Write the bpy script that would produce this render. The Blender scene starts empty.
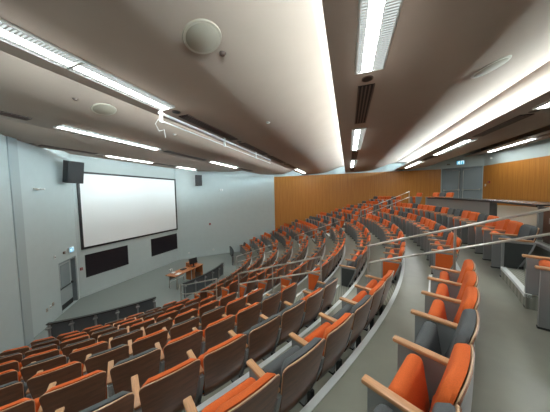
import bpy, bmesh, math, random
from math import sin, cos, radians as R, degrees, hypot, pi
from mathutils import Vector, Matrix
random.seed(7)
S = bpy.context.scene
COL = S.collection

# ------------------------------------------------------------------ measurements
# origin = centre of the seating arcs on the stage floor; +Y to the stage, +X to the far side wall
CX, CY, EYE = 9.344, 14.130, 4.876           # camera stands at (-CX, -CY, EYE)
F_PX, PITCH, ROLL, VPX = 206.3, R(3.06), R(1.17), 73.2
DR = 0.915                                    # row depth
FLOOR = {1: 0.0, 2: .364, 3: .722, 4: 1.075, 5: 1.423, 6: 1.764, 7: 2.101, 8: 2.431, 9: 2.756, 10: 3.076, 11: 3.396, 12: 3.73}
PLAT = 3.95
def rn(i): return 15.803 - DR*(10-i)          # nosing radius of a row's tread
def pol(th, r, z=0.0):
    t = R(th); return Vector((-r*sin(t), -r*cos(t), z))
def fl(r):
    k = 10 + (r-15.803)/DR
    k = max(1, min(11, k)); i = min(10, int(k)); return FLOOR[i] + (FLOOR[i+1]-FLOOR[i])*(k-i)

ROOM = [(-3.25,-1.72), (3.0,-1.72), (9.0,-7.6), (9.85,-20.8), (8.85,-22.9), (5.0,-23.7), (-8.5,-23.7), (-10.6,-20.0), (-10.6,-9.2), (-5.75,-3.78)]
def wall_r(th):
    """distance from the arc centre to the walls in a direction (room seen from the centre)"""
    d = pol(th, 1.0); best = 0.0; n = len(ROOM)
    for k in range(n):
        a = Vector(ROOM[k]); b = Vector(ROOM[(k+1) % n]); e = b-a
        den = d.x*e.y - d.y*e.x
        if abs(den) < 1e-9: continue
        t = (a.x*e.y - a.y*e.x)/den; s = (a.x*d.y - a.y*d.x)/den
        if 0 <= s <= 1 and t > best: best = t
    return best
def inside(x, y, m=0.0):
    n = len(ROOM)
    for k in range(n):
        a = ROOM[k]; b = ROOM[(k+1) % n]
        ex, ey = b[0]-a[0], b[1]-a[1]; L = hypot(ex, ey)
        if ((x-a[0])*ey - (y-a[1])*ex)/L < m: return False    # polygon runs clockwise
    return True
def ang_limits(r, m=0.02):
    out = []
    for sgn in (1, -1):
        a = 0.0
        while a < 80 and inside(*pol(sgn*a, r).xy, m): a += .1
        out.append(sgn*(a-.1))
    return out

# ------------------------------------------------------------------ materials
def mat(name, col, rough=.6, metal=0, spec=.5, noise=0, nscale=20, bump=0, coat=0, stretch=None, noise2=None):
    m = bpy.data.materials.new(name); m.use_nodes = True; nt = m.node_tree; N = nt.nodes; L = nt.links
    b = N['Principled BSDF']
    b.inputs['Base Color'].default_value = (*col, 1); b.inputs['Roughness'].default_value = rough
    b.inputs['Metallic'].default_value = metal; b.inputs['Specular IOR Level'].default_value = spec
    if coat: b.inputs['Coat Weight'].default_value = coat; b.inputs['Coat Roughness'].default_value = .2
    if noise or bump:
        tc = N.new('ShaderNodeTexCoord'); mp = N.new('ShaderNodeMapping'); nz = N.new('ShaderNodeTexNoise')
        L.new(tc.outputs['Object'], mp.inputs['Vector']); L.new(mp.outputs['Vector'], nz.inputs['Vector'])
        if stretch: mp.inputs['Scale'].default_value = stretch
        nz.inputs['Scale'].default_value = nscale; nz.inputs['Detail'].default_value = 4
        if noise:
            mx = N.new('ShaderNodeMix'); mx.data_type = 'RGBA'
            mx.inputs['A'].default_value = (*[c*(1-noise) for c in col], 1)
            mx.inputs['B'].default_value = (*[min(1, c*(1+noise)) for c in col], 1)
            rp = N.new('ShaderNodeMapRange'); rp.inputs['From Min'].default_value = .3; rp.inputs['From Max'].default_value = .7
            L.new(nz.outputs['Fac'], rp.inputs['Value']); L.new(rp.outputs['Result'], mx.inputs['Factor'])
            L.new(mx.outputs['Result'], b.inputs['Base Color'])
        if bump:
            bp = N.new('ShaderNodeBump'); bp.inputs['Strength'].default_value = bump; bp.inputs['Distance'].default_value = .01
            L.new(nz.outputs['Fac'], bp.inputs['Height']); L.new(bp.outputs['Normal'], b.inputs['Normal'])
    return m
def emit(name, col, s):
    m = bpy.data.materials.new(name); m.use_nodes = True; nt = m.node_tree
    nt.nodes.remove(nt.nodes['Principled BSDF']); e = nt.nodes.new('ShaderNodeEmission')
    e.inputs['Color'].default_value = (*col, 1); e.inputs['Strength'].default_value = s
    nt.links.new(e.outputs[0], nt.nodes['Material Output'].inputs['Surface']); return m
def panelling(name, c1, c2):
    """vertical grained veneer with fine board joints"""
    m = bpy.data.materials.new(name); m.use_nodes = True; nt = m.node_tree; N = nt.nodes; L = nt.links
    b = N['Principled BSDF']; b.inputs['Roughness'].default_value = .42
    tc = N.new('ShaderNodeTexCoord'); mp = N.new('ShaderNodeMapping'); mp.inputs['Scale'].default_value = (9, 9, .35)
    nz = N.new('ShaderNodeTexNoise'); nz.inputs['Scale'].default_value = 2.2; nz.inputs['Detail'].default_value = 6
    L.new(tc.outputs['Object'], mp.inputs['Vector']); L.new(mp.outputs['Vector'], nz.inputs['Vector'])
    mx = N.new('ShaderNodeMix'); mx.data_type = 'RGBA'; mx.inputs['A'].default_value = (*c1, 1); mx.inputs['B'].default_value = (*c2, 1)
    rp = N.new('ShaderNodeMapRange'); rp.inputs['From Min'].default_value = .3; rp.inputs['From Max'].default_value = .7
    L.new(nz.outputs['Fac'], rp.inputs['Value']); L.new(rp.outputs['Result'], mx.inputs['Factor'])
    sep = N.new('ShaderNodeSeparateXYZ'); L.new(tc.outputs['Object'], sep.inputs[0])
    mod = N.new('ShaderNodeMath'); mod.operation = 'MODULO'; mod.inputs[1].default_value = .30
    add = N.new('ShaderNodeMath'); add.operation = 'ADD'; add.inputs[1].default_value = 100
    L.new(sep.outputs['X'], add.inputs[0]); L.new(add.outputs[0], mod.inputs[0])
    lt = N.new('ShaderNodeMath'); lt.operation = 'LESS_THAN'; lt.inputs[1].default_value = .012; L.new(mod.outputs[0], lt.inputs[0])
    m2 = N.new('ShaderNodeMix'); m2.data_type = 'RGBA'; m2.inputs['B'].default_value = (*[c*.78 for c in c1], 1)
    L.new(mx.outputs['Result'], m2.inputs['A']); L.new(lt.outputs[0], m2.inputs['Factor']); L.new(m2.outputs['Result'], b.inputs['Base Color'])
    return m
def ribbed(name, col, axis='X', freq=26):
    m = mat(name, col, .8); nt = m.node_tree; N = nt.nodes; L = nt.links; b = N['Principled BSDF']
    tc = N.new('ShaderNodeTexCoord'); w = N.new('ShaderNodeTexWave'); w.bands_direction = axis; w.inputs['Scale'].default_value = freq
    L.new(tc.outputs['Object'], w.inputs['Vector'])
    mx = N.new('ShaderNodeMix'); mx.data_type = 'RGBA'; mx.inputs['A'].default_value = (*[c*.72 for c in col], 1); mx.inputs['B'].default_value = (*[c*1.1 for c in col], 1)
    L.new(w.outputs['Fac'], mx.inputs['Factor']); L.new(mx.outputs['Result'], b.inputs['Base Color']); return m

M = {}
M['wall'] = mat('wall_paint', (.465, .53, .53), .7, noise=.02, nscale=3)
M['wall_dark'] = mat('wall_paint_dark', (.36, .41, .42), .7)
M['ceil'] = mat('ceiling_plaster', (.40, .305, .25), .8, noise=.02, nscale=2)
M['floor'] = mat('sheet_floor', (.27, .272, .225), .30, noise=.06, nscale=4)
M['carpet'] = mat('stage_carpet', (.24, .265, .25), .85, noise=.06, nscale=60)
M['tread'] = ribbed('ribbed_tread', (.28, .28, .235), 'Y', 6)
M['nosing'] = mat('aluminium_nosing', (.74, .77, .77), .45, metal=0)
M['steel'] = mat('brushed_steel', (.60, .57, .53), .28, metal=.9)
M['frame'] = mat('seat_frame_grey', (.26, .265, .265), .45, metal=.15)
M['dark_metal'] = mat('dark_metal', (.02, .02, .02), .5)
M['shell'] = mat('dark_plywood', (.165, .06, .028), .28, noise=.25, nscale=6, stretch=(1, 1, 6), coat=.15)
M['arm'] = mat('beech_armrest', (.52, .265, .125), .40, noise=.12, nscale=12, stretch=(8, 1, 8))
M['edge'] = mat('plywood_edge', (.55, .34, .20), .5)
M['orange'] = mat('orange_fabric', (.60, .104, .012), .85, noise=.10, nscale=160, bump=.15)
M['grey'] = mat('grey_fabric', (.078, .083, .087), .85, noise=.10, nscale=160, bump=.15)
M['charcoal'] = mat('charcoal_fabric', (.035, .038, .037), .85, noise=.10, nscale=160, bump=.15)
M['wood'] = panelling('wood_panelling', (.42, .158, .026), (.51, .21, .040))
M['brown'] = mat('brown_laminate', (.10, .045, .025), .4, noise=.1, nscale=4)
M['table'] = mat('orange_laminate', (.48, .17, .06), .4, noise=.06, nscale=5)
M['laminate'] = mat('grey_laminate', (.22, .21, .20), .5)
M['black'] = mat('black_plastic', (.012, .012, .013), .45)
M['black_gloss'] = mat('black_glass', (.008, .006, .008), .18)
M['board'] = mat('blackboard', (.013, .009, .013), .35)
M['screen'] = mat('screen_cloth', (.86, .88, .88), .9)
M['panel'] = mat('modesty_grey', (.085, .095, .10), .5)
M['white'] = mat('white_plastic', (.75, .75, .73), .5)
M['cream'] = mat('cream_grille', (.44, .38, .30), .7)
M['door'] = mat('grey_door', (.20, .235, .25), .45)
M['red'] = mat('red_plastic', (.35, .03, .03), .4)
M['glass'] = mat('door_glass', (.28, .33, .34), .12)
M['vent'] = mat('vent_black', (.03, .02, .02), .7)
M['vent_frame'] = mat('vent_frame', (.16, .11, .09), .6)
M['paper'] = mat('paper', (.85, .85, .82), .8)
E_MAIN = emit('tube_diffuser', (.93, 1.0, .98), 27.0)
E_SIDE = emit('side_lens', (.92, 1.0, .98), .5)
E_COVE = emit('cove_tube', (.70, .92, 1.0), 64.0)
E_COVE_WEAK = emit('cove_tube_dim', (.72, .92, 1.0), 26.0)
E_SIGN = emit('exit_sign_blue', (.02, .26, .42), .8)
E_SIGNW = emit('exit_sign_white', (.8, .95, 1.0), 1.1)

# ------------------------------------------------------------------ mesh helpers
def link(name, bm, m, parent=None, smooth=False, loc=None, rotz=0.0):
    bmesh.ops.recalc_face_normals(bm, faces=bm.faces)
    me = bpy.data.meshes.new(name); bm.to_mesh(me); bm.free()
    if smooth:
        for p in me.polygons: p.use_smooth = True
        try: me.set_sharp_from_angle(angle=R(40))
        except Exception: pass
    for k in (m if isinstance(m, (list, tuple)) else [m]): me.materials.append(k)
    o = bpy.data.objects.new(name, me); COL.objects.link(o)
    if parent: o.parent = parent
    if loc is not None: o.location = loc
    if rotz: o.rotation_euler.z = rotz
    return o
def box(bm, c, s, bev=0, rot=None, seg=2):
    r = bmesh.ops.create_cube(bm, size=1.0); v = r['verts']
    for q in v: q.co = Vector((q.co.x*s[0], q.co.y*s[1], q.co.z*s[2]))
    if bev:
        es = list({e for q in v for e in q.link_edges})
        nb = bmesh.ops.bevel(bm, geom=es, offset=bev, segments=seg, profile=.5, affect='EDGES')
        v = list({q for f in nb['faces'] for q in f.verts} | {q for q in v if q.is_valid})
    for q in v:
        p = q.co if rot is None else rot @ q.co
        q.co = Vector(p) + Vector(c)
    return v
def tube(bm, pts, rad, n=10):
    pts = [Vector(p) for p in pts]; rings = []
    for i, p in enumerate(pts):
        d = (pts[min(i+1, len(pts)-1)]-pts[max(i-1, 0)]).normalized()
        a = d.cross(Vector((0, 0, 1)) if abs(d.z) < .95 else Vector((1, 0, 0))).normalized(); b = d.cross(a)
        rings.append([bm.verts.new(p+a*cos(2*pi*k/n)*rad+b*sin(2*pi*k/n)*rad) for k in range(n)])
    for u, v in zip(rings, rings[1:]):
        for k in range(n): bm.faces.new((u[k], u[(k+1) % n], v[(k+1) % n], v[k]))
    bm.faces.new(rings[0]); bm.faces.new(rings[-1])
def prism(bm, poly, axis, a, b):
    """poly of 2D points extruded along axis between a and b"""
    def mk(p, t): return {'x': (t, p[0], p[1]), 'y': (p[0], t, p[1]), 'z': (p[0], p[1], t)}[axis]
    A = [bm.verts.new(mk(p, a)) for p in poly]; B = [bm.verts.new(mk(p, b)) for p in poly]; n = len(poly)
    bm.faces.new(A); bm.faces.new(B)
    for k in range(n): bm.faces.new((A[k], A[(k+1) % n], B[(k+1) % n], B[k]))
def disc(bm, c, rad, h, n=24, top=None):
    top = rad if top is None else top
    A = [bm.verts.new((c[0]+rad*cos(2*pi*k/n), c[1]+rad*sin(2*pi*k/n), c[2])) for k in range(n)]
    B = [bm.verts.new((c[0]+top*cos(2*pi*k/n), c[1]+top*sin(2*pi*k/n), c[2]+h)) for k in range(n)]
    bm.faces.new(A); bm.faces.new(B)
    for k in range(n): bm.faces.new((A[k], A[(k+1) % n], B[(k+1) % n], B[k]))
def ring(bm, a0, a1, r0, r1, z0, z1, n=40):
    """solid arc block; a0,a1 numbers or (inner,outer) pairs; r0,r1 numbers or functions of the angle"""
    pa = a0 if isinstance(a0, tuple) else (a0, a0); pb = a1 if isinstance(a1, tuple) else (a1, a1)
    P = []
    for k in range(n+1):
        s = k/n; ti = pa[0]+(pb[0]-pa[0])*s; to = pa[1]+(pb[1]-pa[1])*s
        ri = r0(ti) if callable(r0) else r0; ro = r1(to) if callable(r1) else r1
        P.append([bm.verts.new(pol(ti, ri, z0)), bm.verts.new(pol(to, ro, z0)), bm.verts.new(pol(to, ro, z1)), bm.verts.new(pol(ti, ri, z1))])
    for u, v in zip(P, P[1:]):
        for k in range(4): bm.faces.new((u[k], u[(k+1) % 4], v[(k+1) % 4], v[k]))
    bm.faces.new(P[0]); bm.faces.new(P[-1])
def new(): return bmesh.new()
def thing(name, label, cat, loc=(0, 0, 0), rotz=0.0, group=None):
    o = bpy.data.objects.new(name, None); o.empty_display_size = .1; COL.objects.link(o)
    o.location = loc; o.rotation_euler.z = rotz; o['label'] = label; o['category'] = cat
    if group: o['group'] = group
    return o
def tag(o, label, cat, group=None):
    o['label'] = label; o['category'] = cat
    if group: o['group'] = group
    return o
def struct(o): o['kind'] = 'structure'; return o

# ------------------------------------------------------------------ room shell
def wall(name, a, b, z0, z1, m, th=.2, off=0.0, openings=()):
    """wall from a to b (interior on the right-hand side when walking a->b); own X axis along the wall"""
    a = Vector(a); b = Vector(b); d = b-a; L = d.length; bm = new()
    xs = [(0, L, z0, z1)]
    for (s0, s1, oz0, oz1) in openings:
        xs = [(0, s0, z0, z1), (s1, L, z0, z1), (s0, s1, oz1, z1)]
        if oz0 > z0: xs.append((s0, s1, z0, oz0))
    for (s0, s1, p, q) in xs:
        if s1-s0 > .001: box(bm, ((s0+s1)/2, th/2-off, (p+q)/2), (s1-s0, th, q-p))
    return struct(link(name, bm, m, None, False, (a.x, a.y, 0), math.atan2(d.y, d.x)))
ZT = 8.2
W = ROOM
# walking round clockwise keeps the interior on the right, so wall thickness goes to the left (outside)
wall('wall_front', W[0], W[1], -.3, ZT, M['wall'])
wall('wall_front_right', W[1], W[2], -.3, ZT, M['wall'])
wall('wall_right', W[2], W[3], -.3, ZT, M['wall'])
wall('wall_rear_corner', W[3], W[4], -.3, ZT, M['wall'], openings=[(.08, 2.26, PLAT, 6.60)])
wall('wall_rear_right', W[4], W[5], -.3, ZT, M['wall'])
wall('wall_rear', W[5], W[6], -.3, ZT, M['wall'])
wall('wall_rear_left', W[6], W[7], -.3, ZT, M['wall'])
wall('wall_left', W[7], W[8], -.3, ZT, M['wall'])
wall('wall_front_left', W[8], W[9], -.3, ZT, M['wall'])
FLL = (Vector(W[0])-Vector(W[9])).length
wall('wall_front_door', W[9], W[0], -.3, ZT, M['wall'], openings=[(FLL-1.42, FLL-.12, 0, 2.17)])
# shallow pilaster at the left wall corner
bm = new(); box(bm, (-.10, -.03, 4), (.36, .10, 8)); a = Vector(W[9]); d = Vector(W[0])-a
struct(link('trim_1', bm, M['wall_dark'], None, False, (a.x, a.y, 0), math.atan2(d.y, d.x)))
# wood cladding
wall('wall_right_panelling', (9.0+.0, -7.6), W[3], 0, 6.57, M['wood'], th=.04, off=.04)
wall('wall_rear_right_panelling', W[4], W[5], PLAT, 6.57, M['wood'], th=.04, off=.04)
wall('wall_rear_panelling', W[5], W[6], PLAT, 6.57, M['wood'], th=.04, off=.04)
# baseboards along the stage
for nm, a, b in (('baseboard_front', W[0], W[1]), ('baseboard_front_right', W[1], W[2]),):
    wall(nm, a, b, 0, .14, M['wall'], th=.015, off=.015)

bm = new(); prism(bm, [Vector(p)*1.0 for p in ROOM], 'z', -.25, 0)
struct(link('floor', bm, M['carpet']))
# seating tiers
for i in range(2, 12):
    r0, r1 = rn(i), rn(i+1) + (.02 if i < 11 else .22)
    L0, L1 = ang_limits(r0), ang_limits(r1)
    bm = new(); ring(bm, (L0[1], L1[1]), (L0[0], L1[0]), r0, r1, max(0.002, FLOOR[i-1]-.15 if i > 2 else .002), FLOOR[i], 72)
    struct(link('floor_tier', bm, M['floor']))
    bm = new(); ring(bm, L0[1], L0[0], r0-.012, r0+.05, FLOOR[i]-.045, FLOOR[i]+.006, 96)
    struct(link('trim_%d' % i, bm, M['nosing']))
# far block's top tier, and the rear platform
LF = ang_limits(17.633)[1]
bm = new(); ring(bm, LF, -18.6, 17.64, lambda t: wall_r(t)-.03, 3.2, FLOOR[12], 24); struct(link('floor_tier', bm, M['floor']))
bm = new(); ring(bm, LF, -18.6, 17.625, 17.69, FLOOR[12]-.045, FLOOR[12]+.006, 24); struct(link('trim_12', bm, M['nosing']))
bm = new(); ring(bm, -18.4, 36, 17.80, lambda t: wall_r(t)-.03, 3.2, PLAT, 60); struct(link('floor_platform', bm, M['floor']))
bm = new(); ring(bm, -18.4, 36, 17.788, 17.85, PLAT-.045, PLAT+.006, 60); struct(link('trim_13', bm, M['nosing']))
# intermediate aisle steps
A1, A2 = (16.25, 20.15), (-20.15, -16.25)
for (p, q) in (A1, A2):
    for i in range(1, 11):
        z = (FLOOR[i]+FLOOR[i+1])/2; re = rn(i+1)
        bm = new(); ring(bm, p, q, re-.42, re-.006, FLOOR[i]+.001, z, 8); struct(link('floor_aisle_step', bm, M['tread']))
        bm = new(); ring(bm, p, q, re-.432, re-.38, z-.03, z+.005, 8); struct(link('trim_aisle_step', bm, M['nosing']))
for r0, z0, z1 in ((17.27, FLOOR[11], 3.58), (17.55, 3.581, 3.765)):
    for (p, q) in (A1, A2):
        bm = new(); ring(bm, p, q, r0, 17.795, z0+.001, z1, 8); struct(link('floor_aisle_step', bm, M['tread']))
        bm = new(); ring(bm, p, q, r0-.012, r0+.05, z1-.04, z1+.005, 8); struct(link('trim_aisle_step', bm, M['nosing']))

# ------------------------------------------------------------------ ceiling: stepped bands with light coves
# beams (luminaire line y, underside z), camera height removed; y relative to the arc centre
BEAMS = [(-8.4-CY, 2.45), (-4.02-CY, 1.80), (-.29-CY, 1.80), (3.42-CY, 1.80), (7.05-CY, 1.90), (10.70-CY, 2.02)]
BEAMS = [(y, z+EYE) for y, z in BEAMS]
REAR, LIP, LEDGE, TOP = -.66, .52, -.20, .54
def PROF(s):
    """how far a band has come down, from its cove (0) to the next beam (1)"""
    t = min(1, max(0, (s-.02)/.72)); return .80*t*t*(3-2*t)*.9 + .28*s
def ceiling_profile():
    P = [(-24.2, 7.50), (BEAMS[0][0]+REAR-.02, 7.46)]
    for k, (y, z) in enumerate(BEAMS):
        P += [(y+REAR, z), (y+LIP-.006, z), (y+LIP, z+.006), (y+LIP, z+.02), (y+LIP-.03, z+.02), (y+LEDGE, z+.055), (y+LEDGE, z+TOP)]
        P += [(y+LIP+.0, z+TOP), (y+LIP+.01, z+TOP+.03), (y+LIP+.05, z+TOP+.03), (y+LIP+.06, z+TOP-.01)]
        y1, z1 = (BEAMS[k+1][0]+REAR, BEAMS[k+1][1]) if k+1 < len(BEAMS) else (-1.5, z+.10)
        ya, za = y+LIP+.06, z+TOP-.01
        for s in (.06, .12, .18, .24, .30, .36, .42, .48, .54, .60, .68, .76, .84, .92):
            P.append((ya+(y1-ya)*s, za+(z1-za)*PROF(s)))
        if k+1 == len(BEAMS): P.append((y1, z1))
    return P
CP = ceiling_profile()
def ceil_z(y):
    for (ya, za), (yb, zb) in zip(CP, CP[1:]):
        if ya <= y <= yb and yb > ya: return za+(zb-za)*(y-ya)/(yb-ya)
    return CP[-1][1]
bm = new(); X0, X1 = -11.5, 11.0
va = [bm.verts.new((X0, y, z)) for y, z in CP]; vb = [bm.verts.new((X1, y, z)) for y, z in CP]
for k in range(len(CP)-1): bm.faces.new((va[k], va[k+1], vb[k+1], vb[k]))
o = link('ceiling', bm, M['ceil'], None, True); struct(o)
md = o.modifiers.new('thick', 'SOLIDIFY'); md.thickness = .015; md.offset = 1 if o.data.polygons[0].normal.z > 0 else -1

# luminaires along each beam: [x0,x1] relative to the camera
def lum(x0, x1, y, z, label, w=.37):
    x0 -= CX; x1 -= CX; L = x1-x0
    t = thing('ceiling_light', label, 'ceiling light', ((x0+x1)/2, y, z-.034), 0, 'recessed ceiling lights')
    bm = new()
    box(bm, (0, -w/2, .016), (L, .014, .036)); box(bm, (0, w/2, .016), (L, .014, .036))
    box(bm, (-L/2, 0, .016), (.014, w, .036)); box(bm, (L/2, 0, .016), (.014, w, .036))
    box(bm, (0, 0, .030), (L, w, .006))
    link('frame', bm, M['white'], t)
    bm = new(); box(bm, (0, .032, .016), (L-.03, .13, .014)); link('diffuser', bm, E_MAIN, t)
    for yc, wl in ((-.1085, .144), (.137, .070)):
        bm = new(); box(bm, (0, yc, .020), (L-.03, wl, .008)); ln = link('side_lens', bm, E_SIDE, t)
        # cross baffles in front of the lens: one connected sheet with slots
        bm = new(); n = int(L/.036); xs = [-L/2+.015]
        for k in range(n):
            x = -L/2+.02+(L-.04)*(k+.5)/n; xs += [x-.0055, x+.0055]
        xs.append(L/2-.015); ys = (yc-wl/2, yc-wl/2+.006, yc+wl/2-.006, yc+wl/2)
        G = [[bm.verts.new((x, y, .010)) for y in ys] for x in xs]
        for a in range(len(xs)-1):
            for b in range(3):
                if b != 1 or a % 2 == 1: bm.faces.new((G[a][b], G[a+1][b], G[a+1][b+1], G[a][b+1]))
        g = bmesh.ops.extrude_face_region(bm, geom=list(bm.faces))
        for v in g['geom']:
            if isinstance(v, bmesh.types.BMVert): v.co.z += .004
        link('louvre', bm, M['white'], ln)
def vent(x0, x1, y, z, label):
    x0 -= CX; x1 -= CX; L = x1-x0; w = .26
    t = thing('ceiling_vent', label, 'air vent', ((x0+x1)/2, y, z-.022), 0, 'slot air vents')
    bm = new(); box(bm, (0, 0, .012), (L, w, .016)); link('backing', bm, M['vent'], t)
    bm = new()
    for k in range(5): box(bm, (0, -w/2+.01+k*(w-.02)/4, .002), (L, .022, .012))
    link('slats', bm, M['vent_frame'], t)
def downlight(x, y, label, r=.085):
    x -= CX; z = ceil_z(y)
    t = thing('downlight', label, 'downlight', (x, y, z-.015), 0, 'small dark downlights')
    bm = new(); disc(bm, (0, 0, 0), r, .013); link('trim_ring', bm, M['vent_frame'], t)
    bm = new(); disc(bm, (0, 0, -.004), r*.8, .004); link('lens', bm, M['black'], t)
WHICH = {0: 'rear wall', 1: 'seats behind the camera row', 2: 'top rows', 3: 'middle rows', 4: 'front rows', 5: 'stage'}
ORD = ['first', 'second', 'third', 'fourth', 'fifth', 'sixth', 'seventh', 'eighth', 'ninth', 'tenth', 'eleventh', 'twelfth', 'thirteenth',
       'fourteenth', 'fifteenth', 'sixteenth', 'seventeenth', 'eighteenth', 'nineteenth', 'twentieth']
BNAME = {0: 'rearmost', 1: 'right-hand', 2: 'overhead', 3: 'left-hand', 4: 'second stage-side', 5: 'stage-edge'}
RUNS = {
    0: ([(13.5, 16.9)], [(11.0, 13.2)]),
    1: ([(3.3, 6.3), (9.15, 12.1), (14.4, 17.4)], [(6.75, 8.75), (12.5, 14.0)]),
    2: ([(.2, 3.4), (6.3, 9.2), (12.2, 15.1)], [(3.85, 5.8), (9.7, 11.7), (15.5, 17.6)]),
    3: ([(-.6, 1.79), (1.81, 3.30), (14.3, 17.2)], [(3.72, 5.9), (6.4, 8.6), (9.1, 11.2), (11.7, 13.8)]),
    4: ([(3.25, 6.2), (9.6, 12.3)], [(1.2, 2.75), (6.6, 9.1), (12.8, 14.6)]),
    5: ([(6.6, 9.0), (10.9, 12.6)], [(4.4, 6.2), (9.3, 10.6)]),
}
for k, (ls, vs) in RUNS.items():
    y, z = BEAMS[k]
    for j, (a, b) in enumerate(ls):
        lum(a, b, y, z, 'long white recessed light, %s one along the %s ceiling beam' % (ORD[j], BNAME[k]))
    for j, (a, b) in enumerate(vs):
        vent(a, b, y, z, 'dark slotted air vent, %s one along the %s ceiling beam' % (ORD[j], BNAME[k]))
        downlight(a-.2, y, 'small black downlight before the %s vent of the %s beam' % (ORD[j], BNAME[k]))
# cove lighting: tube strips lying on the ledges behind the lips
for k, (y, z) in enumerate(BEAMS):
    if k == 0: continue
    xa, xb = (-10.2, 9.2) if k < 5 else (-4.9, 4.4)
    if k == 4: xa, xb = -7.6, 6.8
    bm = new(); box(bm, ((xa+xb)/2, y+LEDGE+.14, z+.14), (xb-xa, .05, .06)); o = link('cove_light_strip', bm, E_COVE if k < 4 else E_COVE_WEAK)
    tag(o, 'concealed light strip in the cove of the %s ceiling beam' % BNAME[k], 'cove light', 'cove light strips')
# ceiling loudspeakers, detectors
def cspk(x, y, label, r=.235):
    z = ceil_z(y); sl = math.atan2(ceil_z(y+.2)-ceil_z(y-.2), .4)
    t = thing('ceiling_speaker', label, 'speaker', (x, y, z-.018), 0, 'round ceiling speakers'); t.rotation_euler.x = sl
    bm = new(); disc(bm, (0, 0, -.002), r*.97, .016, 32, r); link('trim_ring', bm, M['cream'], t, True)
    bm = new(); disc(bm, (0, 0, -.010), r*.78, .008, 32, r*.84); link('grille', bm, mat('speaker_grille', (.33, .285, .22), .8), t, True)
def at_ceiling(dx, dy):
    """point of the ceiling seen along a direction from the camera height"""
    z = 1.9
    for _ in range(30): z = ceil_z(dy*z-CY)-EYE
    return dx*z-CX, dy*z-CY
cspk(*at_ceiling(1.13, .86), 'round cream ceiling speaker near the overhead cove, largest in view')
cspk(*at_ceiling(2.22, -1.09), 'round cream ceiling speaker in the band right of the overhead light')
cspk(*at_ceiling(1.60, 2.575), 'round cream ceiling speaker in the band above the screen speaker')
def dome(x, y, label, cat, r=.06, m='white'):
    z = ceil_z(y); bm = new(); disc(bm, (0, 0, -.03), r*.6, .030, 16, r); o = link('smoke_detector' if cat == 'detector' else 'sprinkler', bm, M[m], None, True, (x, y, z-.003))
    tag(o, label, cat)
dome(*at_ceiling(1.297, .826), 'small dark sprinkler beside the largest ceiling speaker', 'sprinkler', .05, 'vent_frame')
dome(*at_ceiling(2.70, 1.035), 'small white detector on the ceiling between the overhead and left beams', 'detector')
dome(*at_ceiling(1.332, 2.561), 'small dark sprinkler left of the ceiling speaker over the front rows', 'sprinkler', .05, 'vent_frame')
dome(*at_ceiling(2.62, 2.60), 'small white detector on the ceiling over the front rows', 'detector')

# white lighting pipe hung beside the left-hand beam
py, pz = 3.60-CY, EYE+1.71
t = thing('hanging_pipe_rail', 'white pipe rail hung on brackets beside the left ceiling beam', 'pipe rail', (0, py, pz))
bm = new(); tube(bm, [(3.25-CX, 0, 0), (9.6-CX, 0, 0)], .03); link('pipe', bm, M['white'], t, True)
bm = new(); tube(bm, [(3.25-CX, 0, -.15), (9.6-CX, 0, -.15)], .014); link('lower_pipe', bm, M['white'], t, True)
for x in (3.3, 5.6, 7.9):
    bm = new(); box(bm, (x-CX, 0, -.045), (.05, .05, .272), .006); link('bracket', bm, M['white'], t)
bm = new(); tube(bm, [(3.25-CX, .02, -.12), (3.18-CX, .03, -.24), (3.26-CX, .03, -.36), (3.38-CX, .02, -.30), (3.40-CX, .02, -.46)], .005, 6); link('cable', bm, M['white'], t, True)

# ------------------------------------------------------------------ theatre seats
def pad(bm, prof, hw, front, back, nu=8, topr=.07, botr=.04, dish=.018, taper=None):
    """curved slab along profile [(y,z)]; front/back = offsets towards +y of the two faces (front may be domed)"""
    # arc lengths
    s = [0]
    for a, b in zip(prof, prof[1:]): s.append(s[-1]+hypot(b[0]-a[0], b[1]-a[1]))
    L = s[-1]
    def at(v):
        d = v*L
        for k in range(len(prof)-1):
            if d <= s[k+1]+1e-9:
                f = (d-s[k])/(s[k+1]-s[k]); a, b = prof[k], prof[k+1]
                ty, tz = b[0]-a[0], b[1]-a[1]; l = hypot(ty, tz)
                return a[0]+ty*f, a[1]+tz*f, tz/l, -ty/l
    vs = [0, .02, .06, .12, .25, .4, .55, .7, .82, .9, .955, .985, 1.0]
    def width(v):
        d = (1-v)*L; w = taper(at(v)[1]) if taper else hw
        if d < topr: w -= topr - math.sqrt(max(0, topr**2-(topr-d)**2))
        d = v*L
        if d < botr: w -= botr - math.sqrt(max(0, botr**2-(botr-d)**2))
        return w
    Fg, Bg = [], []
    for v in vs:
        y, z, ny, nz = at(v); w = width(v); fr, bk = [], []
        for k in range(nu+1):
            u = -1+2*k/nu; x = u*w; dy = dish*(x/hw)**2
            ed = min(1, (1-abs(u))*w/.05, v*L/.05+.0, (1-v)*L/.05)
            f = back+.25*(front-back)+.75*(front-back)*math.sqrt(max(0, 1-(1-ed)**2)) if front-back > .03 else front
            fr.append(bm.verts.new((x, y+dy+ny*f, z+nz*f))); bk.append(bm.verts.new((x, y+dy+ny*back, z+nz*back)))
        Fg.append(fr); Bg.append(bk)
    n = len(vs)
    for i in range(n-1):
        for k in range(nu):
            bm.faces.new((Fg[i][k], Fg[i][k+1], Fg[i+1][k+1], Fg[i+1][k])); bm.faces.new((Bg[i][k], Bg[i+1][k], Bg[i+1][k+1], Bg[i][k+1]))
        for k in (0, nu): bm.faces.new((Fg[i][k], Fg[i+1][k], Bg[i+1][k], Bg[i][k]))
    for i in (0, n-1):
        for k in range(nu): bm.faces.new((Fg[i][k], Fg[i][k+1], Bg[i][k+1], Bg[i][k]))
BACKP = [(-.12, .235), (-.21, .245), (-.285, .30), (-.335, .40), (-.375, .55), (-.415, .72), (-.445, .862)]
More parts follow.
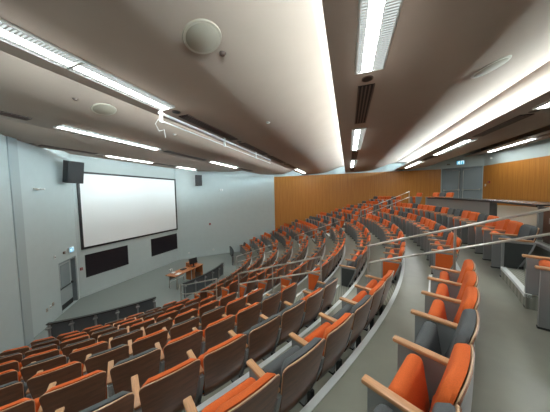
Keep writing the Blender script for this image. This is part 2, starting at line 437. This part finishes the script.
CUSHP = [(-.300, .36), (-.335, .42), (-.372, .56), (-.410, .72), (-.4415, .872)]
HWS = .256
def shell_w(z): return HWS*min(1, .80+.20*(z-.23)/.60)
def cush_w(z): return .228 if z < .67 else min(.249, .228+.021*(z-.67)/.06)
def mesh_of(name, build, m, smooth=True):
    bm = new(); build(bm); o = link(name, bm, m, None, smooth); me = o.data; bpy.data.objects.remove(o); return me
ME = {}
ME['back_shell'] = mesh_of('back_shell', lambda b: pad(b, BACKP, HWS, .005, -.005, 8, .045, .05, taper=shell_w), M['shell'])
BACKE = BACKP[:-1] + [(-.445, .8625)]
ME['shell_edge'] = mesh_of('shell_edge', lambda b: pad(b, BACKE[2:], HWS+.0005, .010, .002, 8, .045, .05, taper=lambda z: shell_w(z)+.0005), M['edge'])
for cn in ('orange', 'grey'):
    ME['back_cushion', cn] = mesh_of('back_cushion_'+cn, lambda b: pad(b, CUSHP, HWS-.005, .074, .0105, 10, .085, .05, taper=cush_w), M[cn])
    def seat(b):
        box(b, (0, -.165, .455), (.45, .10, .40), .045, Matrix.Rotation(R(-9), 3, 'X'), 3)
    ME['seat_cushion', cn] = mesh_of('seat_cushion_'+cn, seat, M[cn])
PANEL = [(-.012, .02), (-.012, .635), (-.385, .628), (-.36, .52), (-.30, .36), (-.20, .14), (-.165, .02)]
ME['side_panel'] = mesh_of('side_panel', lambda b: prism(b, PANEL, 'x', -.02, .02), M['frame'], False)
INS = [(-.04, .07), (-.04, .605), (-.355, .60), (-.332, .52), (-.275, .37), (-.18, .16), (-.155, .07)]
ME['end_panel'] = mesh_of('end_panel', lambda b: prism(b, PANEL, 'x', -.024, .024), M['frame'], False)
for cn in ('orange', 'grey'):
    ME['panel_insert', cn] = mesh_of('panel_insert_'+cn, lambda b: prism(b, INS, 'x', -.008, .008), M['orange'] if cn == 'orange' else M['charcoal'], False)
ME['armrest'] = mesh_of('armrest', lambda b: box(b, (0, -.168, .652), (.060, .384, .030), .009, Matrix.Rotation(R(1.2), 3, 'X'), 2), M['arm'])
ME['foot'] = mesh_of('foot', lambda b: (box(b, (0, -.09, .013), (.05, .17, .024), .006), box(b, (0, -.235, .12), (.05, .05, .20))), M['dark_metal'], False)
ME['hinge_bar'] = mesh_of('hinge_bar', lambda b: tube(b, [(-.235, -.235, .33), (.235, -.235, .33)], .02, 8), M['dark_metal'])

def part(name, me, parent, loc=(0, 0, 0)):
    o = bpy.data.objects.new(name, me); COL.objects.link(o); o.parent = parent; o.location = loc; return o
NSEAT = [0]
def chair(th, r, z, colour, pitch, minus, plus, label, group):
    """minus/plus: what stands on the seat's -x / +x side: None, 'std' or 'end'"""
    p = pol(th, r, z); t = thing('theatre_seat', label, 'seat', p, -R(th), group); NSEAT[0] += 1
    sh = part('back_shell', ME['back_shell'], t); e = part('shell_edge', ME['shell_edge'], sh); part('back_cushion', ME['back_cushion', colour], t)
    part('seat_cushion', ME['seat_cushion', colour], t); part('hinge_bar', ME['hinge_bar'], t)
    for sx, kind in ((-1, minus), (1, plus)):
        if not kind: continue
        x = sx*pitch/2
        if kind == 'end':
            q = part('end_panel', ME['end_panel'], t, (x, 0, 0)); part('panel_insert', ME['panel_insert', colour], q, (sx*.022, 0, 0))
        else: part('side_panel', ME['side_panel'], t, (x, 0, 0))
        part('armrest', ME['armrest'], t, (x, 0, 0)); part('foot', ME['foot'], t, (x, 0, 0))
    return t

# camera model, used only to leave out seats that no view near the photograph's could show
a = math.atan(VPX/F_PX)
fw = Vector((cos(a)*cos(PITCH), sin(a)*cos(PITCH), -sin(PITCH))); rt0 = Vector((sin(a), -cos(a), 0)); up0 = rt0.cross(fw)
rt = cos(ROLL)*rt0 - sin(ROLL)*up0; up = sin(ROLL)*rt0 + cos(ROLL)*up0
CAM = Vector((-CX, -CY, EYE))
def in_view(p, m=70):
    q = p-CAM; d = q.dot(fw)
    if d < .15: return False
    u = 275+F_PX*q.dot(rt)/d; v = 206-F_PX*q.dot(up)/d
    return -m < u < 550+m and -m < v < 412+m

ROWN = ORD
FIX = {  # colours read off the photograph, counted from the aisle
    ('near', 10): 'OOOGOGOGO', ('near', 9): 'OOGOGOOGOO', ('near', 8): 'GOGGOOGOOG', ('near', 7): 'OGOOOGOOGO', ('near', 11): 'OOGOOGO',
    ('centre', 11): 'GOOOGOOGGOGOOOGOO', ('centre', 10): 'OOGOGOOOGOOGGOGOOG', ('centre', 9): 'OOGOOGOOGOOGOO', ('centre', 8): 'GOOGOOGOOGOOOGOO',
    ('centre', 12): 'O'}
ENDC = {1: 'O', 2: 'O', 3: 'O', 4: 'O', 5: 'O', 6: 'O', 7: 'O', 8: 'G', 9: 'O', 10: 'O', 11: 'G'}
def colour(block, i, k):
    s = FIX.get((block, i))
    if s and k < len(s): c = s[k]
    elif block == 'centre' and k == 0: c = ENDC[i]
    elif k == 0: c = 'O'
    else: c = random.choice('OOOGG')
    return 'orange' if c == 'O' else 'grey'
AISLE = {'near': 'near aisle', 'centre': 'near aisle', 'far': 'far aisle'}
def lab(cn, block, i, k):
    return '%s seat, %s from the %s, %s row up from the stage, %s block' % (cn, ORD[k], AISLE[block], ORD[i-1], block)
PITCH_M = .525
START = {1: 22.6, 2: 22.1, 3: 22.4, 4: 22.3, 5: 22.0, 6: 21.5, 7: 21.0, 8: 20.9, 9: 20.58, 10: 20.22, 11: 20.0, 12: 20.0}
LASTK = {1: 7, 2: 8}
COUNTS = {'near': 0, 'centre': 0, 'far': 0}
for i in range(1, 13):
    r = rn(i)+.54; z = FLOOR[i] if i < 12 else FLOOR[12]
    # centre block
    if i <= 11:
        n = round(R(32.2)*r/.535); da = 32.2/n; pm = R(da)*r
        for k in range(n):
            th = 16.1-da*(k+.5); cn = colour('centre', i, k)
            chair(th, r, z, cn, pm, 'end' if k == 0 else None, 'end' if k == n-1 else 'std', lab(cn, 'centre', i, k), 'seats of the centre block'); COUNTS['centre'] += 1
    # near and far blocks
    for block, sg in (('near', 1), ('far', -1)):
        if block == 'near' and i == 12: continue
        da = degrees(PITCH_M/r); k = 0
        while True:
            th = sg*(START[i]+da*(k+.5)); e = sg*(START[i]+da*(k+1))
            if not (inside(*pol(e, r+.45).xy, .12) and inside(*pol(e, r).xy, .12)): break
            if block == 'far' and abs(e) > {1: 52, 2: 50, 3: 49, 4: 46}.get(i, 46): break
            if block == 'near' and k >= LASTK.get(i, 16): break
            if block == 'near' and i == 11 and k > 6: break
            p = pol(th, r, z+.6)
            if in_view(p) or in_view(pol(th, r+.45, z+.87)):
                cn = colour(block, i, k)
                outer = 'std'; first = 'end' if k == 0 else None
                mi, pl = (outer, first) if sg > 0 else (first, outer)
                chair(th, r, z, cn, PITCH_M, mi, pl, lab(cn, block, i, k), 'seats of the %s block' % block); COUNTS[block] += 1
            k += 1
# the few seats on the rear platform behind the desk
for j, (th, cn, desc) in enumerate(((-16.6, 'orange', 'orange seat alone at the far end of the rear platform beside the far handrail'),
                                    (-12.1, 'orange', 'orange seat on the rear platform, left one behind the end of the desk'),
                                    (-10.45, 'grey', 'grey seat on the rear platform, between two orange seats'),
                                    (-8.8, 'orange', 'orange seat on the rear platform, right one behind the end of the desk'))):
    chair(th, 18.62, PLAT, cn, PITCH_M, 'std', 'std' if j < 2 else None, desc, 'seats on the rear platform')


# ------------------------------------------------------------------ aisle handrails
def rail(th, pts_u, drop, posts, label, cap_end=True):
    """pts_u: [(r,z)] of the upper rail; drop: how far the lower rail lies beneath"""
    t = thing('handrail', label, 'handrail', pol(th, pts_u[0][0], fl(pts_u[0][0])), 0, 'aisle handrails'); base = Vector(t.location)
    bm = new(); tube(bm, [pol(th, r, z)-base for r, z in pts_u], .021, 12); link('upper_rail', bm, M['steel'], t, True)
    bm = new(); tube(bm, [pol(th, r, z-drop)-base for r, z in pts_u], .019, 12); link('lower_rail', bm, M['steel'], t, True)
    for r in posts:
        zt = None
        for (ra, za), (rb, zb) in zip(pts_u, pts_u[1:]):
            if ra-1e-6 <= r <= rb+1e-6: zt = za+(zb-za)*(r-ra)/(rb-ra)
        zb = FLOOR[1]
        for i in range(1, 12):
            if r >= rn(i): zb = FLOOR[i]
            if i < 11 and r >= rn(i+1)-.432: zb = (FLOOR[i]+FLOOR[i+1])/2
        if r >= 17.258: zb = 3.58
        if r >= 17.55: zb = 3.765
        if r >= 17.8: zb = PLAT
        bm = new(); tube(bm, [pol(th, r, zb+.004)-base, pol(th, r, zt)-base], .019, 10); disc(bm, pol(th, r, zb+.004)-base, .05, .012, 16)
        link('post', bm, M['steel'], t, True)
for th, nm in ((18.2, 'near'), (-18.0, 'far')):
    n = nm == 'near'
    A = [(7.5, fl(7.5)+1.0), (7.9, fl(7.9)+.95), (10.15, fl(10.15)+.88)] if n else [(7.6, .90), (8.5, 1.18), (10.3, 1.76)]
    rail(th, A, .40, (A[0][0]+.02, A[-1][0]-.03), 'steel two-bar handrail at the foot of the %s aisle' % nm)
    B = [(11.3, fl(11.3)+.88), (14.25, fl(14.25)+.87)] if n else [(11.4, 2.16), (14.35, 3.14)]
    rail(th, B, .34, (B[0][0]+.02, 12.75, B[1][0]-.02), 'steel two-bar handrail halfway up the %s aisle' % nm)
    Cc = [(15.26, 3.785), (17.57, 4.61), (18.3, 4.87)] if n else [(15.6, 3.72), (18.7, 4.92)]
    rail(th, Cc, .345, (Cc[0][0]+.02, 16.62, Cc[-1][0]-.02), 'steel two-bar handrail at the top of the %s aisle' % nm)

# ------------------------------------------------------------------ rear desk, near-side counter
t = thing('curved_desk', 'long curved grey desk with black edge on the rear platform', 'desk', pol(3, 18.0, PLAT)); b0 = Vector(t.location)
def rel(bm):
    for v in bm.verts: v.co -= b0
bm = new(); ring(bm, -8.0, 13.5, 17.90, 18.50, 4.575, 4.60, 30); rel(bm); tp = link('desk_top', bm, mat('dark_desk_top', (.035, .035, .038), .25), t)
bm = new(); ring(bm, -8.0, 13.5, 17.885, 17.899, 4.555, 4.602, 30); rel(bm); link('desk_edge', bm, M['black'], tp)
bm = new(); ring(bm, -8.0, 6.3, 17.94, 17.975, PLAT, 4.57, 24); rel(bm); link('front_panel', bm, M['laminate'], t)
for th, ra, rb in ((-7.8, 17.98, 18.2), (-.3, 17.98, 18.2), (6.2, 17.98, 18.1), (13.3, 17.93, 18.0)):
    bm = new(); ring(bm, th-.08, th+.08, ra, rb, PLAT, 4.57, 1); rel(bm); link('leg', bm, M['laminate'], t)
t = thing('side_cabinet', 'dark brown wood cabinet beyond the right end of the curved desk', 'cabinet', pol(15, 18.15, PLAT), -R(15))
bm = new(); box(bm, (0, 0, .30), (.58, .46, .60)); link('cabinet', bm, M['brown'], t)
bm = new(); box(bm, (0, 0, .612), (.62, .50, .022), .004); link('cabinet_top', bm, M['brown'], t)
for sx in (-1, 1):
    bm = new(); box(bm, (sx*.143, .238, .31), (.272, .014, .54), .003); dr = link('door', bm, M['brown'], t)
    bm = new(); box(bm, (sx*.03, .252, .40), (.012, .016, .10), .003); link('handle', bm, M['steel'], dr)

# ------------------------------------------------------------------ modesty panels in front of the first row
def modesty(a0, a1, r, label):
    t = thing('modesty_panel', label, 'modesty panel', pol((a0+a1)/2, r, 0), 0, 'curved panels before the front row'); b = Vector(t.location)
    def rl(bm):
        for v in bm.verts: v.co -= b
    bm = new(); ring(bm, a0, a1, r, r+.03, .05, .72, 30); rl(bm); link('panel', bm, M['panel'], t)
    bm = new(); ring(bm, a0-.1, a1+.1, r-.03, r+.09, .72, .75, 30); rl(bm); link('cap_rail', bm, M['dark_metal'], t)
    n = max(3, round(abs(a1-a0)/5.2))
    for k in range(n+1):
        th = a0+(a1-a0)*(k+.0)/n; th = min(max(th, a0+.4), a1-.4)
        bm = new(); ring(bm, th-.22, th+.22, r+.031, r+.075, .0, .72, 2); ring(bm, th-.45, th+.45, r+.031, r+.14, .58, .62, 2); rl(bm); link('bracket', bm, M['frame'], t)
modesty(25.6, 50.3, 7.28, 'dark grey curved panel before the front row, nearest the left door')
modesty(-11.6, 14.5, 6.92, 'dark grey curved panel before the front row, beside the teaching table')
modesty(-46, -24.5, 7.15, 'dark grey curved panel before the front row, at the far side')

# ------------------------------------------------------------------ projection screen, blackboards
yw = -1.72
def framed(name, x0, x1, z0, z1, bd, label, cat, face, th=.05, facename='screen_surface', group=None):
    t = thing(name, label, cat, ((x0+x1)/2, yw, z0), 0, group); w = x1-x0; h = z1-z0; bm = new()
    for (cx, cz, sx, sz) in ((0, bd/2, w, bd), (0, h-bd/2, w, bd), (-w/2+bd/2, h/2, bd, h-2*bd), (w/2-bd/2, h/2, bd, h-2*bd)):
        box(bm, (cx, -th/2-.004, cz), (sx, th, sz))
    link('frame', bm, M['black'], t)
    bm = new(); box(bm, (0, -.02, h/2), (w-2*bd, .024, h-2*bd)); link(facename, bm, face, t)
framed('projection_screen', -3.08, 3.0, 2.37, 6.23, .10, 'large white projection screen in a black frame on the front wall', 'projection screen', M['screen'])
framed('blackboard', -2.95, -.85, .93, 2.07, .035, 'black wall board under the left half of the screen', 'board', M['board'], .04, 'board_surface', 'boards under the screen')
framed('blackboard', .72, 2.9, .93, 2.10, .035, 'black wall board under the right end of the screen', 'board', M['board'], .04, 'board_surface', 'boards under the screen')

# ------------------------------------------------------------------ hanging loudspeakers
def hung_speaker(c, s, yaw, tilt, label, back):
    t = thing('loudspeaker', label, 'speaker', c, yaw, 'wall speakers'); t.rotation_euler = (tilt, 0, yaw)
    bm = new(); prism(bm, [(-s[0]*.36, s[1]/2), (s[0]*.36, s[1]/2), (s[0]/2, -s[1]/2), (-s[0]/2, -s[1]/2)], 'z', -s[2]/2, s[2]/2); link('cabinet', bm, M['black'], t)
    bm = new(); box(bm, (0, -s[1]/2-.012, 0), (s[0]*.94, .02, s[2]*.95), .008); link('grille', bm, M['black'], t)
    bm = new(); box(bm, (0, s[1]/2+.03, 0), (.30, .05, s[2]*.9)); box(bm, (0, s[1]/2+back/2, s[2]*.25), (.08, back, .08)); box(bm, (0, s[1]/2+back/2, -s[2]*.25), (.08, back, .08)); link('bracket', bm, M['frame'], t)
hung_speaker((-3.62, -2.56, 6.08), (.62, .42, .96), R(4), R(9), 'large black loudspeaker hung at the upper left corner of the screen', .13)
hung_speaker((3.95, -3.10, 6.14), (.50, .34, .84), R(-44), R(6), 'black loudspeaker on the pale wall right of the screen', .12)

# ------------------------------------------------------------------ doors and wall fittings
def frame_of(a, b): a = Vector(a); d = Vector(b)-a; return a, d.normalized(), math.atan2(d.y, d.x)
# door by the stage, set back in its opening
a, d, az = frame_of(W[9], W[0]); s0, s1 = FLL-1.42, FLL-.12
t = bpy.data.objects.new('door_1', None); COL.objects.link(t); t.location = (*(a+d*(s0+s1)/2), 0); t.rotation_euler.z = az; struct(t)
w = s1-s0
bm = new()
for x in (-w/2+.03, w/2-.03): box(bm, (x, .12, 1.08), (.06, .20, 2.16))
box(bm, (0, .12, 2.13), (w-.12, .20, .07)); link('door_frame', bm, M['door'], t)
bm = new(); box(bm, (-.06, .14, 1.05), (w-.30, .045, 2.09)); lf = link('door_leaf', bm, mat('stage_door_grey', (.33, .38, .39), .5), t)
bm = new(); box(bm, (-.02, .112, 1.45), (.62, .012, 1.05)); link('door_glass', bm, M['glass'], lf)
bm = new(); box(bm, (-.06, .11, .14), (w-.36, .012, .22)); link('kick_plate', bm, M['dark_metal'], lf)
bm = new(); tube(bm, [(-.52, .06, 1.0), (.42, .06, 1.0)], .02); box(bm, (-.5, .09, 1.0), (.05, .07, .10)); box(bm, (.40, .09, 1.0), (.05, .07, .10)); link('push_bar', bm, M['dark_metal'], lf)
# rear double doors
a, d, az = frame_of(W[3], W[4]); L = (Vector(W[4])-Vector(W[3])).length
t = bpy.data.objects.new('door_2', None); COL.objects.link(t); t.location = (*(a+d*1.17), PLAT); t.rotation_euler.z = az; struct(t)
w = 2.18; h = 2.65; bm = new()
for x in (-w/2+.03, w/2-.03, 0): box(bm, (x, .05, h/2), (.06 if x else .07, .14, h))
for x in (-w/4, w/4): box(bm, (x, .05, h-.035), (w/2-.08, .14, .07))
link('door_frame', bm, M['door'], t)
for sx in (-1, 1):
    bm = new(); box(bm, (sx*w/4, .055, 1.28), (w/2-.10, .045, 2.55)); lf = link('door_leaf', bm, M['door'], t)
    bm = new(); tube(bm, [(sx*.09, -.03, 1.02), (sx*(w/2-.12), -.03, 1.02)], .028); box(bm, (sx*.12, -.0, 1.02), (.09, .09, .16), .01); box(bm, (sx*(w/2-.13), 0, 1.02), (.07, .09, .10), .01)
    link('push_bar', bm, M['steel'], lf)
    bm = new(); box(bm, (sx*.30, .01, 2.46), (.36, .07, .07), .01); link('door_closer', bm, M['frame'], lf)
    bm = new(); tube(bm, [(sx*.11, .0, .15), (sx*.11, .0, 2.4)], .014); link('vertical_rod', bm, M['steel'], lf)
def exit_sign(a, az, s, off, z, w, h, label):
    p = a + Vector((cos(az), sin(az)))*s + Vector((sin(az), -cos(az)))*off
    t = thing('exit_sign', label, 'exit sign', (p.x, p.y, z), az, 'exit signs')
    bm = new(); box(bm, (0, .0, 0), (w, .06, h), .008); link('housing', bm, M['white'], t)
    bm = new(); box(bm, (0, -.032, 0), (w*.94, .006, h*.88)); f = link('sign_face', bm, E_SIGN, t)
    # white running figure and doorway
    bm = new(); k = h*.4; y = -.037
    def bar(x0, z0, x1, z1, wd):
        dx, dz = x1-x0, z1-z0; l = hypot(dx, dz); nx, nz = -dz/l*wd/2, dx/l*wd/2
        P = [(x0+nx, z0+nz), (x1+nx, z1+nz), (x1-nx, z1-nz), (x0-nx, z0-nz)]
        A = [bm.verts.new((px, y, pz)) for px, pz in P]; B = [bm.verts.new((px, y+.003, pz)) for px, pz in P]
        bm.faces.new(A); bm.faces.new(B)
        for q in range(4): bm.faces.new((A[q], A[(q+1) % 4], B[(q+1) % 4], B[q]))
    cx = -w*.22
    bar(cx+k*.25, k*.60, cx+k*.25, k*.95, k*.32)
    bar(cx, -k*.05, cx+k*.18, k*.55, k*.34); bar(cx+k*.1, k*.45, cx+k*.65, k*.15, k*.16); bar(cx+k*.12, k*.5, cx-k*.5, k*.25, k*.16)
    bar(cx, 0, cx+k*.5, -k*.35, k*.2); bar(cx+k*.5, -k*.35, cx+k*.35, -k*.95, k*.2); bar(cx, 0, cx-k*.25, -k*.5, k*.2); bar(cx-k*.25, -k*.5, cx-k*.75, -k*.65, k*.2)
    bar(w*.10, -h*.38, w*.10, h*.38, h*.08); bar(w*.38, -h*.38, w*.38, h*.38, h*.08); bar(w*.08, h*.36, w*.40, h*.36, h*.08)
    link('pictogram', bm, E_SIGNW, f)
aF, dF, azF = frame_of(W[9], W[0])
exit_sign(aF, azF, FLL-.60, .06, 2.56, .36, .24, 'small blue and white exit sign above the stage door')
aD, dD, azD = frame_of(W[3], W[4])
exit_sign(aD, azD, 1.12, .06, 6.93, .44, .30, 'blue lit exit sign above the grey double doors')
def fit(name, a, az, s, off, z, size, m, label, cat, bev=.006, extra=None, group=None):
    p = a + Vector((cos(az), sin(az)))*s + Vector((sin(az), -cos(az)))*(off+size[1]/2)
    t = thing(name, label, cat, (p.x, p.y, z), az, group)
    bm = new(); box(bm, (0, 0, 0), size, bev); link('body', bm, M[m], t)
    bm = new(); box(bm, (0, -size[1]/2-.006, extra[2] if extra else 0), ((extra or (size[0]*.5, 0, 0))[0], .012, size[2]*.4)); link('faceplate', bm, M[extra[1]] if extra and extra[1] else M['frame'], t)
fit('wall_sensor', aF, azF, FLL-1.04, .0, 2.54, (.09, .06, .11), 'vent_frame', 'small dark sensor left of the stage exit sign', 'sensor')
fit('wall_switch', aF, azF, FLL-1.64, .0, 2.50, (.09, .03, .14), 'white', 'white wall box left of the dark sensor by the stage door', 'wall box')
fit('wall_camera', aF, azF, FLL-2.30, .0, 5.28, (.42, .14, .07), 'white', 'white camera bracket on the wall left of the screen', 'camera', .02)
for j, ds in enumerate((2.30, 2.12, 1.94)):
    fit('wall_outlet', aF, azF, FLL-ds, .0, .62+.03*j, (.09, .025, .13), 'cream' if j != 1 else 'white', '%s of three outlets low on the wall left of the stage door' % ('leftmost', 'middle one', 'rightmost')[j], 'outlet', .004, None, 'outlets by the stage door')
aW, dW, azW = frame_of(W[0], W[1])
fit('fire_call_point', aW, azW, .12, -.003, 1.43, (.10, .05, .13), 'red', 'small red call point between the stage door and the board', 'fire call point')
aR, dR, azR = frame_of(W[1], W[2])
fit('wall_camera', aR, azR, 3.43, .0, 5.38, (.26, .16, .14), 'white', 'white camera box high on the wall right of the far speaker', 'camera', .02)
fit('fire_bell', aR, azR, 2.44, .0, 2.60, (.15, .06, .15), 'red', 'small red alarm on the pale wall right of the screen', 'alarm', .02)
fit('wall_outlet', aR, azR, .76, .0, .43, (.12, .03, .12), 'white', 'white outlet low on the wall just right of the screen', 'outlet')
fit('wall_outlet', aR, azR, 2.64, .0, .45, (.12, .03, .12), 'white', 'white outlet low on the wall below the red alarm', 'outlet')
aE, dE, azE = frame_of(W[4], W[5])
fit('fire_alarm', aE, azE, .50, .04, 5.44, (.14, .07, .14), 'red', 'red fire alarm on the wood wall right of the double doors', 'alarm', .015)
fit('light_switch', aE, azE, .20, .04, 5.25, (.09, .02, .15), 'white', 'white light switch between the double doors and red alarm', 'switch')
fit('wall_camera', aE, azE, .57, .0, 7.0, (.10, .12, .12), 'white', 'small white camera high above the red fire alarm', 'camera', .02)
fit('wall_sensor', aD, azD, .45, .0, 6.88, (.16, .06, .09), 'vent_frame', 'dark sensor left of the exit sign above double doors', 'sensor')

# ------------------------------------------------------------------ teaching table, lectern
yaw = R(-2)
tc = Vector((-.54, -5.38, 0))
t = thing('teaching_table', 'orange-brown wooden table with steel legs on the stage floor', 'table', tc, yaw)
bm = new(); box(bm, (0, 0, .735), (1.38, .68, .035), .006); link('table_top', bm, M['table'], t)
for x in (-.52, .50):
    for y in (-.28, .28):
        bm = new(); tube(bm, [(x, y, 0), (x, y, .72)], .024); disc(bm, (x, y, 0), .038, .012, 12); link('leg', bm, M['steel'], t, True)
bm = new(); box(bm, (-.01, .28, .30), (1.02, .03, .03)); link('stretcher', bm, M['steel'], t)
bm = new(); box(bm, (-.01, .30, .57), (1.0, .02, .30)); link('apron', bm, M['laminate'], t)
def on(x, y, z):
    v = Matrix.Rotation(yaw, 3, 'Z') @ Vector((x, y, 0)); return (tc.x+v.x, tc.y+v.y, z)
t = thing('lectern', 'wooden lectern console with a raised back, right of the teaching table', 'lectern', on(1.04, 0, 0), yaw)
for x in (-.325, .325):
    bm = new(); box(bm, (x, 0, .36), (.03, .66, .72)); link('side_panel', bm, M['table'], t)
bm = new(); box(bm, (0, .20, .36), (.62, .02, .72)); link('back_panel', bm, M['laminate'], t)
bm = new(); box(bm, (-.04, -.06, .14), (.52, .44, .28)); link('base_cabinet', bm, M['brown'], t)
bm = new(); box(bm, (.02, 0, .737), (.74, .70, .035), .006); link('lectern_top', bm, M['table'], t)
bm = new(); box(bm, (.0, .19, .875), (.66, .26, .24), .006); link('raised_back', bm, M['table'], t)
t = thing('monitor', 'black computer monitor tilted back on the lectern console', 'monitor', on(.86, -.10, .756), yaw-R(12))
bm = new(); box(bm, (0, .0, .34), (.52, .035, .32), .006, Matrix.Rotation(R(-12), 3, 'X')); link('display', bm, M['black'], t)
bm = new(); box(bm, (0, -.02, .12), (.06, .03, .22)); link('stand', bm, M['black'], t)
bm = new(); box(bm, (0, -.02, .008), (.24, .17, .015), .004); link('base', bm, M['black'], t)
t = thing('document_camera', 'white document camera on a bent arm on the teaching table', 'document camera', on(-.28, .22, .753), yaw)
bm = new(); box(bm, (0, 0, .012), (.20, .16, .024), .006); link('base', bm, M['white'], t)
bm = new(); tube(bm, [(0, .04, .02), (-.02, .04, .20), (-.14, .0, .27), (-.24, -.04, .26)], .014); link('arm', bm, M['white'], t, True)
bm = new(); box(bm, (-.25, -.04, .245), (.09, .06, .05), .008); link('head', bm, M['white'], t)
bm = new(); box(bm, (0, 0, .003), (.30, .21, .006), 0); tag(link('paper_sheet', bm, M['paper'], None, False, on(-.30, -.16, .753), yaw+R(12)), 'white paper sheets lying on the front of the teaching table', 'paper')
bm = new(); box(bm, (0, 0, .02), (.30, .20, .04), .008); kb = link('control_panel', bm, M['black'], None, False, on(.30, .10, .753), yaw); tag(kb, 'black control box on the teaching table beside the lectern', 'control panel')

# ------------------------------------------------------------------ world, camera, render look
w = bpy.data.worlds.new('world'); S.world = w; w.use_nodes = True
w.node_tree.nodes['Background'].inputs['Color'].default_value = (.02, .02, .02, 1)
cd = bpy.data.cameras.new('camera'); cam = bpy.data.objects.new('camera', cd); COL.objects.link(cam)
cd.sensor_fit = 'HORIZONTAL'; cd.sensor_width = 36; cd.lens = F_PX/550*36; cd.clip_start = .03; cd.clip_end = 200
m3 = Matrix((rt, up, -fw)).transposed(); cam.matrix_world = Matrix.Translation(CAM) @ m3.to_4x4()
S.camera = cam
S.view_settings.view_transform = 'Standard'; S.view_settings.look = 'None'; S.view_settings.gamma = 1; S.view_settings.use_curve_mapping = False
S.view_settings.exposure = .82
S.cycles.max_bounces = 8; S.cycles.diffuse_bounces = 5
S.cycles.use_denoising = True
S.cycles.sample_clamp_indirect = 6
